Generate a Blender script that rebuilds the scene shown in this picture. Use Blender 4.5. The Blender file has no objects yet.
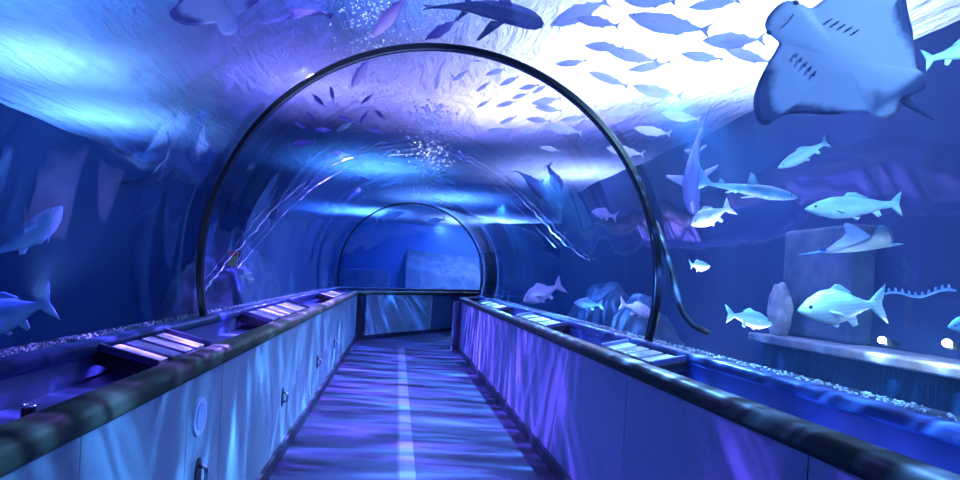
import bpy, bmesh, math, random
from mathutils import Vector, Matrix
C = bpy.context.scene.collection
SC = bpy.context.scene
rnd = random.Random(7)
PI = math.pi

# ------------------------------------------------------------------ camera
EYE = Vector((0.0, 0.0, 1.5))
F, VX, VY, ROLL = 600.0, 398.0, 274.0, math.radians(3.2)
RIGHT = Vector((math.cos(ROLL), 0, math.sin(ROLL)))
UP = Vector((-math.sin(ROLL), 0, math.cos(ROLL)))
FWD = Vector((0, 1, 0))
cd = bpy.data.cameras.new('camera')
cam = bpy.data.objects.new('camera', cd); C.objects.link(cam)
cam.matrix_world = Matrix(((RIGHT.x, UP.x, 0, EYE.x), (0, 0, -1, EYE.y), (RIGHT.z, UP.z, 0, EYE.z), (0, 0, 0, 1)))
cd.sensor_width = 36; cd.lens = F / 960 * 36
cd.shift_x = (480 - VX) / 960; cd.shift_y = (VY - 240) / 960
cd.clip_start = 0.02; cd.clip_end = 200
SC.camera = cam

def P(px, py, d):
    return EYE + RIGHT * ((px - VX) / F * d) + UP * ((VY - py) / F * d) + FWD * d

# ------------------------------------------------------------------ tagging
def tag(o, label=None, cat=None, group=None, kind=None):
    if label: o['label'] = label
    if cat: o['category'] = cat
    if group: o['group'] = group
    if kind: o['kind'] = kind
    return o

def empty(name, loc=(0, 0, 0)):
    o = bpy.data.objects.new(name, None); C.objects.link(o); o.location = loc
    o.empty_display_size = 0.1
    return o

def link(name, me, mat=None, parent=None, smooth=True):
    o = bpy.data.objects.new(name, me); C.objects.link(o)
    if mat is not None:
        me.materials.append(mat)
    if smooth:
        for p in me.polygons: p.use_smooth = True
    if parent is not None: o.parent = parent
    return o

def from_bm(name, bm, mat=None, parent=None, smooth=False, recalc=True):
    if recalc: bmesh.ops.recalc_face_normals(bm, faces=bm.faces[:])
    me = bpy.data.meshes.new(name); bm.to_mesh(me); bm.free()
    return link(name, me, mat, parent, smooth)

def copy_tree(o, parent=None):
    c = o.copy(); C.objects.link(c); c.parent = parent
    for ch in [x for x in o.children]: copy_tree(ch, c)
    return c

def add_box(bm, lo, hi, bevel=0.0):
    b = bmesh.new()
    bmesh.ops.create_cube(b, size=1)
    lo, hi = Vector(lo), Vector(hi)
    for v in b.verts:
        v.co = Vector([lo[i] + (v.co[i] + .5) * (hi[i] - lo[i]) for i in range(3)])
    if bevel:
        bmesh.ops.bevel(b, geom=b.edges[:], offset=bevel, segments=2, affect='EDGES', profile=.5)
    me = bpy.data.meshes.new('tmp'); b.to_mesh(me); b.free(); bm.from_mesh(me); bpy.data.meshes.remove(me)

def add_tube(bm, pts, rad, seg=8, cap=True):
    """tube through pts; rad a number or a list"""
    pts = [Vector(p) for p in pts]
    n = len(pts); rings = []
    up = Vector((0, 0, 1))
    t0 = (pts[1] - pts[0]).normalized()
    if abs(t0.dot(up)) > .9: up = Vector((1, 0, 0))
    nrm = t0.cross(up).normalized()
    for i in range(n):
        t = (pts[min(i + 1, n - 1)] - pts[max(i - 1, 0)]).normalized()
        nrm = (nrm - t * nrm.dot(t)).normalized()
        b = t.cross(nrm)
        r = rad[i] if isinstance(rad, (list, tuple)) else rad
        rings.append([bm.verts.new(pts[i] + (nrm * math.cos(2 * PI * k / seg) + b * math.sin(2 * PI * k / seg)) * r) for k in range(seg)])
    for i in range(n - 1):
        for k in range(seg):
            bm.faces.new((rings[i][k], rings[i][(k + 1) % seg], rings[i + 1][(k + 1) % seg], rings[i + 1][k]))
    if cap:
        bm.faces.new(rings[0][::-1]); bm.faces.new(rings[-1])

# ------------------------------------------------------------------ materials
def newmat(name):
    m = bpy.data.materials.new(name); m.use_nodes = True
    nt = m.node_tree
    for n in list(nt.nodes): nt.nodes.remove(n)
    out = nt.nodes.new('ShaderNodeOutputMaterial')
    return m, nt, out

def N(nt, kind, **kw):
    n = nt.nodes.new(kind)
    for k, v in kw.items():
        if k in n.inputs: n.inputs[k].default_value = v
        else: setattr(n, k, v)
    return n

def ramp(nt, stops):
    r = nt.nodes.new('ShaderNodeValToRGB')
    e = r.color_ramp.elements
    while len(e) < len(stops): e.new(.5)
    for i, (p, c) in enumerate(stops):
        e[i].position = p; e[i].color = (*c, 1)
    return r

def pbr(name, col, rough=.5, metal=0.0, col2=None, scale=8.0, stretch=(1, 1, 1), bump=0.0, spec=.5, emit=None, es=0, coat=0.0):
    m, nt, out = newmat(name)
    b = N(nt, 'ShaderNodeBsdfPrincipled', Roughness=rough, Metallic=metal)
    b.inputs['Base Color'].default_value = (*col, 1)
    b.inputs['Specular IOR Level'].default_value = spec
    b.inputs['Coat Weight'].default_value = coat
    if emit:
        b.inputs['Emission Color'].default_value = (*emit, 1); b.inputs['Emission Strength'].default_value = es
    nt.links.new(b.outputs[0], out.inputs['Surface'])
    if col2 is not None or bump:
        tc = N(nt, 'ShaderNodeTexCoord'); mp = N(nt, 'ShaderNodeMapping')
        mp.inputs['Scale'].default_value = stretch
        nt.links.new(tc.outputs['Object'], mp.inputs[0])
        nz = N(nt, 'ShaderNodeTexNoise', Scale=scale, Detail=5.0, Roughness=.6)
        nt.links.new(mp.outputs[0], nz.inputs['Vector'])
        if col2 is not None:
            r = ramp(nt, [(.35, col), (.68, col2)])
            nt.links.new(nz.outputs['Fac'], r.inputs[0]); nt.links.new(r.outputs[0], b.inputs['Base Color'])
        if bump:
            bp = N(nt, 'ShaderNodeBump', Strength=bump, Distance=.02)
            nt.links.new(nz.outputs['Fac'], bp.inputs['Height']); nt.links.new(bp.outputs[0], b.inputs['Normal'])
    return m

M = {}
M['panel_l'] = pbr('painted blue grey panel', (.19, .30, .40), .45, col2=(.23, .36, .46), scale=30, bump=.05)
M['panel_r'] = pbr('painted lilac panel', (.19, .19, .42), .42, col2=(.23, .23, .48), scale=30, bump=.05)
M['panel_dark'] = pbr('dark service panel', (.05, .09, .22), .45, col2=(.06, .11, .26), scale=20)
M['base'] = pbr('black rubber skirting', (.012, .016, .04), .5, col2=(.02, .025, .06), scale=20)
M['carpet'] = pbr('dark blue carpet', (.022, .026, .075), .75, col2=(.034, .04, .105), scale=120, bump=.5, spec=.25)
M['strip'] = pbr('grey floor strip', (.055, .065, .16), .55, col2=(.075, .09, .19), scale=60, bump=.1)
M['strip_dark'] = pbr('dark floor joint', (.02, .02, .08), .6)
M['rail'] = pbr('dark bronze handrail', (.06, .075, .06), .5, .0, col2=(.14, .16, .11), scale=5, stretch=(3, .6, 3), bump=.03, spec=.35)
M['railr'] = pbr('shade darkened handrail', (.012, .012, .018), .45, .0, col2=(.026, .025, .032), scale=5, stretch=(3, .6, 3), bump=.03, spec=.45)  # shade on the right rail put into a darker copy of the bronze
M['trough'] = pbr('blue painted trough', (.055, .09, .28), .45, col2=(.07, .11, .33), scale=10)
M['sill'] = pbr('blue steel sill', (.04, .07, .22), .3, .3, col2=(.06, .1, .3), scale=15)
M['hoop'] = pbr('black steel hoop', (.006, .009, .022), .3, .2, spec=.5)
M['seal'] = pbr('grey rubber seal', (.05, .07, .14), .35)
M['tray'] = pbr('black sign tray', (.006, .006, .015), .45)
M['card'] = pbr('pale printed card', (.46, .46, .58), .4, col2=(.54, .54, .66), scale=25)
M['cardblue'] = pbr('blue printed card', (.18, .25, .62), .4, col2=(.5, .5, .72), scale=18)
M['ink'] = pbr('dark printed picture', (.05, .06, .2), .5)
M['chrome'] = pbr('chrome latch', (.6, .62, .7), .18, 1.0)
M['black'] = pbr('black plastic', (.008, .008, .012), .35)
M['plate'] = pbr('pale round cover', (.42, .5, .78), .4, col2=(.48, .56, .84), scale=20)
M['plate_in'] = pbr('blue round cover centre', (.26, .36, .68), .4)
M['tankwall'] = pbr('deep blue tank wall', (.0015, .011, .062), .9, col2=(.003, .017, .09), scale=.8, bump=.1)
M['farwall'] = pbr('glow lightened far wall', (.02, .06, .20), .85, col2=(.035, .085, .26), scale=.8)  # tank wall blue lightened to imitate the glow beyond the bend
M['tankfloor'] = pbr('dark tank bed', (.015, .035, .07), .9, col2=(.03, .06, .10), scale=3, bump=.5)
M['rock'] = pbr('reef rock', (.025, .045, .10), .9, col2=(.10, .12, .16), scale=4, bump=.8)
M['palerock'] = pbr('pale reef column', (.12, .15, .22), .85, col2=(.55, .47, .40), scale=3.2, bump=.8)
M['ledge'] = pbr('concrete ledge', (.10, .12, .16), .8, col2=(.34, .28, .24), scale=5, bump=.5)
M['gravel'] = pbr('white gravel', (.55, .62, .78), .6, col2=(.8, .85, .95), scale=40)
M['paper'] = pbr('white paper', (.8, .8, .85), .6)
M['lens'] = pbr('lit lamp lens', (1, .95, .85), .3, emit=(.86, 1.0, .92), es=14)
M['bubble'] = pbr('air bubble', (.9, .94, 1.0), .2, 0, spec=1.0)
M['hoop_reflection'] = pbr('dark hose', (.012, .018, .035), .4)
M['reflected_green'] = pbr('pale green anemone', (.25, .55, .3), .7, col2=(.55, .7, .4), scale=12)
M['red'] = pbr('reflected sign red', (.7, .08, .04), .5); M['yellow'] = pbr('reflected sign yellow', (.62, .66, .12), .5)

def clear_acrylic():
    m, nt, out = newmat('clear acrylic')
    tr = N(nt, 'ShaderNodeBsdfTransparent'); tr.inputs[0].default_value = (.97, .985, 1, 1)
    gl = N(nt, 'ShaderNodeBsdfGlossy', Roughness=.03); gl.inputs[0].default_value = (1, 1, 1, 1)
    fc = N(nt, 'ShaderNodeLayerWeight', Blend=.5)
    pw = N(nt, 'ShaderNodeMath', operation='POWER'); nt.links.new(fc.outputs['Facing'], pw.inputs[0]); pw.inputs[1].default_value = 2.6
    lw = N(nt, 'ShaderNodeMapRange'); lw.inputs['To Min'].default_value = .02; lw.inputs['To Max'].default_value = .75
    nt.links.new(pw.outputs[0], lw.inputs[0])
    tc = N(nt, 'ShaderNodeTexCoord'); mp = N(nt, 'ShaderNodeMapping'); mp.inputs['Scale'].default_value = (.4, .85, .4); nt.links.new(tc.outputs['Object'], mp.inputs[0])
    nz = N(nt, 'ShaderNodeTexNoise', Scale=1.5, Detail=1.3)
    bp = N(nt, 'ShaderNodeBump', Strength=.16, Distance=.2)
    nt.links.new(mp.outputs[0], nz.inputs['Vector']); nt.links.new(nz.outputs['Fac'], bp.inputs['Height'])
    nt.links.new(bp.outputs[0], gl.inputs['Normal'])
    mx = N(nt, 'ShaderNodeMixShader')
    nt.links.new(lw.outputs[0], mx.inputs[0]); nt.links.new(tr.outputs[0], mx.inputs[1]); nt.links.new(gl.outputs[0], mx.inputs[2])
    nt.links.new(mx.outputs[0], out.inputs['Surface'])
    return m
M['acrylic'] = clear_acrylic()

def surface_mat():
    m, nt, out = newmat('rippled water surface')
    t = N(nt, 'ShaderNodeBsdfTranslucent'); t.inputs[0].default_value = (.66, .76, 1, 1)
    tc = N(nt, 'ShaderNodeTexCoord')
    mp = N(nt, 'ShaderNodeMapping'); mp.inputs['Scale'].default_value = (2.6, .75, 1); mp.inputs['Rotation'].default_value = (0, 0, .12)
    nt.links.new(tc.outputs['Object'], mp.inputs[0])
    n1 = N(nt, 'ShaderNodeTexNoise', Scale=2.0, Detail=6.0, Roughness=.62, Distortion=.6)
    nt.links.new(mp.outputs[0], n1.inputs['Vector'])
    bp = N(nt, 'ShaderNodeBump', Strength=1.0, Distance=.4)
    nt.links.new(n1.outputs['Fac'], bp.inputs['Height']); nt.links.new(bp.outputs[0], t.inputs['Normal'])
    gl = N(nt, 'ShaderNodeBsdfGlossy', Roughness=.12); gl.inputs[0].default_value = (.8, .9, 1, 1); nt.links.new(bp.outputs[0], gl.inputs['Normal'])
    lw = N(nt, 'ShaderNodeLayerWeight', Blend=.35)
    ms = N(nt, 'ShaderNodeMixShader'); gm = N(nt, 'ShaderNodeMath', operation='MULTIPLY'); gm.inputs[1].default_value = .5; nt.links.new(lw.outputs['Facing'], gm.inputs[0]); nt.links.new(gm.outputs[0], ms.inputs[0]); nt.links.new(t.outputs[0], ms.inputs[1]); nt.links.new(gl.outputs[0], ms.inputs[2])
    nt.links.new(ms.outputs[0], out.inputs['Surface'])
    return m
M['surface'] = surface_mat()

def water_mat():
    m, nt, out = newmat('blue water')
    a = N(nt, 'ShaderNodeVolumeAbsorption', Density=.20); a.inputs[0].default_value = (.16, .48, .96, 1)
    s = N(nt, 'ShaderNodeVolumeScatter', Density=.024, Anisotropy=.3); s.inputs[0].default_value = (.22, .5, 1, 1)
    ad = N(nt, 'ShaderNodeAddShader')
    nt.links.new(a.outputs[0], ad.inputs[0]); nt.links.new(s.outputs[0], ad.inputs[1])
    nt.links.new(ad.outputs[0], out.inputs['Volume'])
    return m
M['water'] = water_mat()

# ------------------------------------------------------------------ the bent corridor: everything long is swept along it
CX, BY = 0.22, 12.76                 # middle of the walkway, where it bends
BEND = math.radians(34)
LEN2 = 7.0
Y0 = -1.6
DIR2 = Vector((math.sin(BEND), math.cos(BEND), 0)); NR2 = Vector((math.cos(BEND), -math.sin(BEND), 0))
def station(u, z, s):
    """u = lateral x in the straight part; s < 0 : straight part at y = s-coded; 'm' mitre; 'e' end"""
    if s == 'm': return Vector((u, BY - (u - CX) * math.tan(BEND / 2), z))
    if isinstance(s, tuple):                      # ('b', t): t metres past the bend
        c = Vector((CX, BY, 0)) + DIR2 * s[1]
        v = c + NR2 * (u - CX); v.z = z; return v
    return Vector((u, s, z))
def sweep(bm, prof, stations, closed=True, cap=True):
    rings = [[bm.verts.new(station(u, z, s)) for u, z in prof] for s in stations]
    n = len(prof)
    for a, b in zip(rings, rings[1:]):
        for k in range(n if closed else n - 1):
            bm.faces.new((a[k], a[(k + 1) % n], b[(k + 1) % n], b[k]))
    if closed and cap:
        bm.faces.new(rings[0][::-1]); bm.faces.new(rings[-1])
ALL = [Y0, 'm', ('b', LEN2)]
def rect(u0, u1, z0, z1): return [(u0, z0), (u1, z0), (u1, z1), (u0, z1)]
def rrect(u0, u1, z0, z1, r, n=4):
    out = []
    for cx, cz, a0 in ((u1 - r, z1 - r, 0), (u0 + r, z1 - r, 90), (u0 + r, z0 + r, 180), (u1 - r, z0 + r, 270)):
        for k in range(n + 1):
            a = math.radians(a0 + 90 * k / n); out.append((cx + r * math.cos(a), cz + r * math.sin(a)))
    return out

WL, WR = -0.86, 1.33                 # faces of the parapet walls
TX, TR, TZ = 0.205, 1.54, 1.5        # tunnel centre, radius, centre height
SILL = 1.145
A0 = math.asin((SILL - TZ) / TR)     # arch starts at the sill
SXL, SXR = TX - TR * math.cos(A0), TX + TR * math.cos(A0)

bm = bmesh.new(); sweep(bm, rect(WL - .06, WR + .06, -.15, 0), ALL)
tag(from_bm('floor', bm, M['carpet']), kind='structure')
bm = bmesh.new(); sweep(bm, rect(.095, .215, .0005, .006), [Y0, 12.2])
fs = tag(from_bm('trim_1', bm, M['strip']), 'pale grey strip running along the middle of the carpet', 'trim', kind='structure')
bm = bmesh.new(); sweep(bm, rect(.072, .0945, .0005, .005), [Y0, 12.2])
tag(from_bm('trim_2', bm, M['strip_dark']), kind='structure')
# skirtings
for nm, u0, u1 in (('baseboard_left', WL, WL + .03), ('baseboard_right', WR - .03, WR)):
    bm = bmesh.new(); sweep(bm, rect(u0, u1, 0, .10), ALL)
    tag(from_bm(nm, bm, M['base']), kind='structure')
# parapet walls: a backing with separate panels as parts
def parapet(name, side):
    w = WL if side < 0 else WR
    bm = bmesh.new()
    sweep(bm, rect(*((w - .06, w - .022) if side < 0 else (w + .022, w + .06)), 0, 1.0), ALL)
    o = tag(from_bm(name, bm, M['base']), kind='structure')
    u = (w - .022, w) if side < 0 else (w, w + .022)
    cuts = [Y0, .35, 1.26, 1.68, 2.55, 3.05, 4.4, 4.95, 6.6, 7.1, 9.0, 11.0] if side < 0 else [Y0, .4, 1.9, 3.4, 4.9, 6.4, 7.9, 9.4, 10.9]
    mat = M['panel_l'] if side < 0 else M['panel_r']
    pans = []
    for i, a in enumerate(cuts):
        bm = bmesh.new()
        if i + 1 < len(cuts): sweep(bm, rect(*u, .02, 1.0), [a + .003, cuts[i + 1] - .003])
        else: sweep(bm, rect(*u, .02, 1.0), [a + .003, 'm'])
        pans.append(from_bm('panel', bm, mat, o))
    b = [0.02, 1.75, 2.9, 5.0, LEN2]
    for i in range(4):
        bm = bmesh.new(); sweep(bm, rect(*u, .02, 1.0), [('b', b[i]), ('b', b[i + 1] - .006)])
        pans.append(from_bm('panel', bm, M['panel_dark'] if i in (2,) else mat, o))
    return o, pans
wall_l, pl = parapet('wall_left', -1)
wall_r, pr = parapet('wall_right', 1)

# troughs behind the rails, and the sills that carry the acrylic
for nm, side in (('trim_3', -1), ('trim_4', 1)):
    w, sx = (WL, SXL) if side < 0 else (WR, SXR)
    a, b = (w - .06, sx + .03) if side < 0 else (w + .06, sx - .03)
    bm = bmesh.new()
    lo, hi = min(a, b), max(a, b)
    sweep(bm, rect(lo, hi, .94, .985), ALL)
    back = (sx - .02, sx + .03) if side < 0 else (sx - .03, sx + .02)
    sweep(bm, rect(*back, .94, 1.085), ALL)
    tag(from_bm(nm, bm, M['trough']), kind='structure')
for nm, side in (('sill_left', -1), ('sill_right', 1)):
    sx = SXL if side < 0 else SXR
    bm = bmesh.new(); sweep(bm, rrect(sx - .05, sx + .05, 1.0855, SILL, .02), ALL)
    tag(from_bm(nm, bm, M['sill'], smooth=True), kind='structure')
# handrails
for lab, side in (('thick dark bronze handrail capping the left parapet wall', -1), ('thick dark bronze handrail capping the right parapet wall', 1)):
    u = WL - .03 if side < 0 else WR + .03
    bm = bmesh.new(); sweep(bm, rrect(u - .062, u + .062, 1.0005, 1.088, .035, 6), ALL)
    o = tag(from_bm('handrail', bm, M['rail' if side < 0 else 'railr'], smooth=True), lab, 'handrail')

# acrylic tunnel
NA = 48
arch = [(TX - TR * math.cos(A0 + (PI - 2 * A0) * k / NA), TZ + TR * math.sin(A0 + (PI - 2 * A0) * k / NA)) for k in range(NA + 1)]
bm = bmesh.new(); sweep(bm, arch, [Y0, 2, 4, 6, 8, 10, 'm', ('b', 3), ('b', LEN2)], closed=False)
tag(from_bm('window_1', bm, M['acrylic'], smooth=True), kind='structure')
# hoops
def hoop(s, r, wid, lab):
    bm = bmesh.new()
    K = 96; rings = []
    for k in range(K + 1):
        a = A0 + (PI - 2 * A0) * k / K
        ring = []
        for dr, dy in ((-r * 2, -wid), (-r * .5, -wid * 1.0), (0, -wid * .8), (0, wid * .8), (-r * .5, wid), (-r * 2, wid)):
            rr = TR - .004 + dr
            u, z = TX - rr * math.cos(a), TZ + rr * math.sin(a)
            p = station(u, z, s); p.y += dy
            ring.append(bm.verts.new(p))
        rings.append(ring)
    for a, b in zip(rings, rings[1:]):
        for k in range(6): bm.faces.new((a[k], a[(k + 1) % 6], b[(k + 1) % 6], b[k]))
    bm.faces.new(rings[0][::-1]); bm.faces.new(rings[-1])
    o = tag(from_bm('tunnel_hoop', bm, M['hoop'], smooth=False), lab, 'hoop')
    bm = bmesh.new()
    pts = []
    for k in range(K + 1):
        a = A0 + .01 + (PI - 2 * A0 - .02) * k / K
        rr = TR - .004 - 2 * r
        p = station(TX - rr * math.cos(a), TZ + rr * math.sin(a), s); p.y -= wid * .2; pts.append(p)
    add_tube(bm, pts, .005, 6)
    from_bm('seal', bm, M['seal'], o, True)
    return o
hoop(3.98, .017, .034, 'large black arch hoop spanning the tunnel nearest the viewer')
hoop('m', .014, .03, 'small distant black arch hoop where the tunnel bends')

# ------------------------------------------------------------------ tank shell and water
OUT = [(-5.4, Y0), (3.8, Y0), (3.8, 14.2), (9.5, 14.2), (9.5, 24), (-5.4, 24)]
ZB, ZS = -0.9, 3.5
def wallbox(name, a, b, mat, th=.15, z0=ZB, z1=4.9, kind='structure'):
    a, b = Vector((*a, 0)), Vector((*b, 0)); t = (b - a).normalized(); n = Vector((t.y, -t.x, 0)) * th
    bm = bmesh.new()
    lo = [a, b, b + n, a + n]
    v0 = [bm.verts.new((p.x, p.y, z0)) for p in lo]; v1 = [bm.verts.new((p.x, p.y, z1)) for p in lo]
    bm.faces.new(v0[::-1]); bm.faces.new(v1)
    for k in range(4): bm.faces.new((v0[k], v0[(k + 1) % 4], v1[(k + 1) % 4], v1[k]))
    return tag(from_bm(name, bm, mat), kind=kind)
names = ['wall_rear', 'wall_east', 'wall_corner', 'wall_far_east', 'wall_north', 'wall_west']
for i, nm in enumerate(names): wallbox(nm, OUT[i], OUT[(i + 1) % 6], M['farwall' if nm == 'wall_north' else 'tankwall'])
bm = bmesh.new(); add_box(bm, (-5.55, Y0 - .15, ZB - .15), (9.65, 24.15, ZB)); tag(from_bm('floor_tank', bm, M['tankfloor']), kind='structure')
bm = bmesh.new(); add_box(bm, (-5.55, Y0 - .15, 4.9), (9.65, 24.15, 5.05)); tag(from_bm('ceiling', bm, M['black']), kind='structure')
# end wall of the second leg of the corridor
bm = bmesh.new(); sweep(bm, rect(SXL - .1, SXR + .1, 0, 3.3), [('b', LEN2 - .02), ('b', LEN2 + .1)]); tag(from_bm('wall_passage', bm, M['tankwall']), kind='structure')
# rippled water surface
bm = bmesh.new()
bmesh.ops.create_grid(bm, x_segments=60, y_segments=100, size=.5)
for v in bm.verts:
    x = -5.4 + (v.co.x + .5) * 14.9; y = Y0 + (v.co.y + .5) * (24 - Y0)
    v.co = Vector((x, y, ZS + .018 * math.sin(2.1 * x + 1.1 * y) + .014 * math.sin(3.7 * y - 1.3 * x) + .01 * math.sin(5.1 * x + 2.3 * y)))
tag(from_bm('water_surface', bm, M['surface'], smooth=True), kind='structure')
# water body with the tunnel cut out of it
bm = bmesh.new()
e = .03
oo = [(-5.4 + e, Y0 - .3), (3.8 - e, Y0 - .3), (3.8 - e, 14.2 + e), (9.5 - e, 14.2 + e), (9.5 - e, 24 - e), (-5.4 + e, 24 - e)]
v0 = [bm.verts.new((x, y, ZB + .01)) for x, y in oo]; v1 = [bm.verts.new((x, y, ZS - .06)) for x, y in oo]
f = [bm.faces.new(v0[::-1]), bm.faces.new(v1)]
for k in range(6): f.append(bm.faces.new((v0[k], v0[(k + 1) % 6], v1[(k + 1) % 6], v1[k])))
bmesh.ops.recalc_face_normals(bm, faces=f)
ro = TR + .012
hull = [(TX - ro * math.cos(A0 + (PI - 2 * A0) * k / NA), TZ + ro * math.sin(A0 + (PI - 2 * A0) * k / NA)) for k in range(NA + 1)]
hull = [(SXL - .06, ZB + .03), (SXL - .06, SILL)] + hull + [(SXR + .06, SILL), (SXR + .06, ZB + .03)]
g = bmesh.new(); sweep(g, hull, [Y0 - .2, 'm', ('b', LEN2 + .15)])
bmesh.ops.recalc_face_normals(g, faces=g.faces[:]); bmesh.ops.reverse_faces(g, faces=g.faces[:])
me = bpy.data.meshes.new('t'); g.to_mesh(me); g.free(); bm.from_mesh(me); bpy.data.meshes.remove(me)
tag(from_bm('water', bm, M['water'], recalc=False), kind='structure')

# ------------------------------------------------------------------ animals
def keyed(keys, t):
    for a, b in zip(keys, keys[1:]):
        if t <= b[0]:
            s = (t - a[0]) / max(b[0] - a[0], 1e-6)
            s = s * s * (3 - 2 * s) * .5 + s * .5
            return [a[i] + (b[i] - a[i]) * s for i in range(1, len(a))]
    return list(keys[-1][1:])

def plate(bm, pts, th):
    """thin fin, pts in (x, z), tapering at its rim"""
    n = len(pts)
    c = Vector((sum(p[0] for p in pts) / n, 0, sum(p[1] for p in pts) / n))
    rim = [bm.verts.new((x, 0, z)) for x, z in pts]
    for s in (-1, 1):
        ins = [bm.verts.new((c.x + (x - c.x) * .72, s * th, c.z + (z - c.z) * .72)) for x, z in pts]
        for k in range(n): bm.faces.new((rim[k], rim[(k + 1) % n], ins[(k + 1) % n], ins[k]))
        bm.faces.new(ins)

def fin3(bm, pts, th):
    """thin fin through 3-D points"""
    pts = [Vector(p) for p in pts]; n = len(pts)
    c = sum(pts, Vector()) / n
    nr = (pts[1] - pts[0]).cross(pts[2] - pts[0]).normalized()
    rim = [bm.verts.new(p) for p in pts]
    for s in (-1, 1):
        ins = [bm.verts.new(c + (p - c) * .7 + nr * s * th) for p in pts]
        for k in range(n): bm.faces.new((rim[k], rim[(k + 1) % n], ins[(k + 1) % n], ins[k]))
        bm.faces.new(ins)

def fish_mesh(name, keys, fins, pec=None, bend=0.0, nt=26, ns=16, th=.006):
    """keys (t, top, bottom, half width), nose t=0 at x=.5, body of length 1"""
    bm = bmesh.new(); rings = []
    for i in range(nt + 1):
        t = (i / nt) ** 1.15
        top, bot, w = keyed(keys, t)
        cz, h = (top + bot) / 2, (top - bot) / 2
        rings.append([bm.verts.new((.5 - t, w * math.sin(2 * PI * k / ns), cz + h * math.cos(2 * PI * k / ns))) for k in range(ns)])
    for a, b in zip(rings, rings[1:]):
        for k in range(ns): bm.faces.new((a[k], a[(k + 1) % ns], b[(k + 1) % ns], b[k]))
    bm.faces.new(rings[0][::-1]); bm.faces.new(rings[-1])
    for f in fins: plate(bm, f, th)
    for p in (pec or []):
        fin3(bm, p, th); fin3(bm, [(x, -y, z) for x, y, z in p], th)
    if bend:
        for v in bm.verts:
            s = .5 - v.co.x
            v.co.y += bend * s * s; v.co.x += abs(bend) * .35 * s * s
    bmesh.ops.recalc_face_normals(bm, faces=bm.faces[:])
    me = bpy.data.meshes.new(name); bm.to_mesh(me); bm.free()
    for p in me.polygons: p.use_smooth = True
    return me

def fishmat(name, back, side, belly, zr=.1, stripes=None, rough=.35, spots=.0, trans=0.0):
    m, nt, out = newmat(name)
    b = N(nt, 'ShaderNodeBsdfPrincipled', Roughness=rough)
    tc = N(nt, 'ShaderNodeTexCoord'); sp = N(nt, 'ShaderNodeSeparateXYZ'); nt.links.new(tc.outputs['Object'], sp.inputs[0])
    mr = N(nt, 'ShaderNodeMapRange'); mr.inputs['From Min'].default_value = -zr; mr.inputs['From Max'].default_value = zr
    nz = N(nt, 'ShaderNodeTexNoise', Scale=9.0, Detail=4.0); nt.links.new(tc.outputs['Object'], nz.inputs['Vector'])
    ma = N(nt, 'ShaderNodeMath', operation='MULTIPLY_ADD'); nt.links.new(nz.outputs['Fac'], ma.inputs[0]); ma.inputs[1].default_value = .08 + spots; nt.links.new(sp.outputs['Z'], ma.inputs[2])
    nt.links.new(ma.outputs[0], mr.inputs[0])
    r = ramp(nt, [(.2, belly), (.55, side), (.95, back)]); nt.links.new(mr.outputs[0], r.inputs[0])
    col = r.outputs[0]
    if stripes:
        wv = N(nt, 'ShaderNodeTexWave', Scale=stripes[1], Distortion=1.5, bands_direction='Z'); nt.links.new(tc.outputs['Object'], wv.inputs['Vector'])
        rr = ramp(nt, [(.45, (1, 1, 1)), (.8, stripes[0])]); nt.links.new(wv.outputs['Fac'], rr.inputs[0])
        mx = N(nt, 'ShaderNodeMix', data_type='RGBA', blend_type='MULTIPLY'); mx.inputs[0].default_value = 1
        nt.links.new(col, mx.inputs[6]); nt.links.new(rr.outputs[0], mx.inputs[7]); col = mx.outputs[2]
    nt.links.new(col, b.inputs['Base Color'])
    vo = N(nt, 'ShaderNodeTexVoronoi', Scale=60.0); nt.links.new(tc.outputs['Object'], vo.inputs['Vector'])
    bp = N(nt, 'ShaderNodeBump', Strength=.15, Distance=.01); nt.links.new(vo.outputs['Distance'], bp.inputs['Height']); nt.links.new(bp.outputs[0], b.inputs['Normal'])
    sh = b.outputs[0]
    if trans:
        tl = N(nt, 'ShaderNodeBsdfTranslucent'); nt.links.new(col, tl.inputs[0])
        ms = N(nt, 'ShaderNodeMixShader'); ms.inputs[0].default_value = trans
        nt.links.new(sh, ms.inputs[1]); nt.links.new(tl.outputs[0], ms.inputs[2]); sh = ms.outputs[0]
    nt.links.new(sh, out.inputs['Surface'])
    return m
FM = {
 'silver': fishmat('silver scaled fish', (.30, .55, .68), (.62, .90, .95), (.80, .95, .95)),
 'striped': fishmat('silver striped fish', (.5, .7, .8), (.82, .93, .96), (.88, .96, .97), .2, ((.80, .86, .90), 7.0)),
 'pink': fishmat('pale pink fish', (.62, .50, .80), (.90, .72, .92), (.95, .82, .95), .2, ((.75, .6, .85), 6.0)),
 'grey': fishmat('haze paled shoal fish', (.84, .88, .98), (.90, .93, .99), (.94, .96, 1), trans=.8),  # near-white and translucent, to put the water haze into the colour
 'violet': fishmat('violet shoal fish', (.25, .18, .62), (.42, .32, .82), (.55, .44, .9), trans=.35),
 'shark': fishmat('dark grey shark', (.06, .08, .22), (.11, .14, .32), (.30, .34, .52), .1, spots=.06),
 'leopard': fishmat('green white shark', (.14, .30, .42), (.38, .62, .62), (.70, .90, .82), .07, spots=.05),
 'blue': fishmat('dim blue fish', (.14, .30, .62), (.25, .45, .78), (.40, .60, .88)),
}
SLIM = [(0, .004, -.004, .004), (.06, .03, -.028, .022), (.2, .072, -.07, .048), (.4, .095, -.095, .06), (.6, .08, -.085, .052), (.8, .036, -.04, .025), (.92, .018, -.018, .01), (1, .02, -.02, .004)]
SLIM = [(t, a * 1.38, c * 1.38, w * 1.1) if t < .85 else (t, a, c, w) for t, a, c, w in SLIM]
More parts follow.
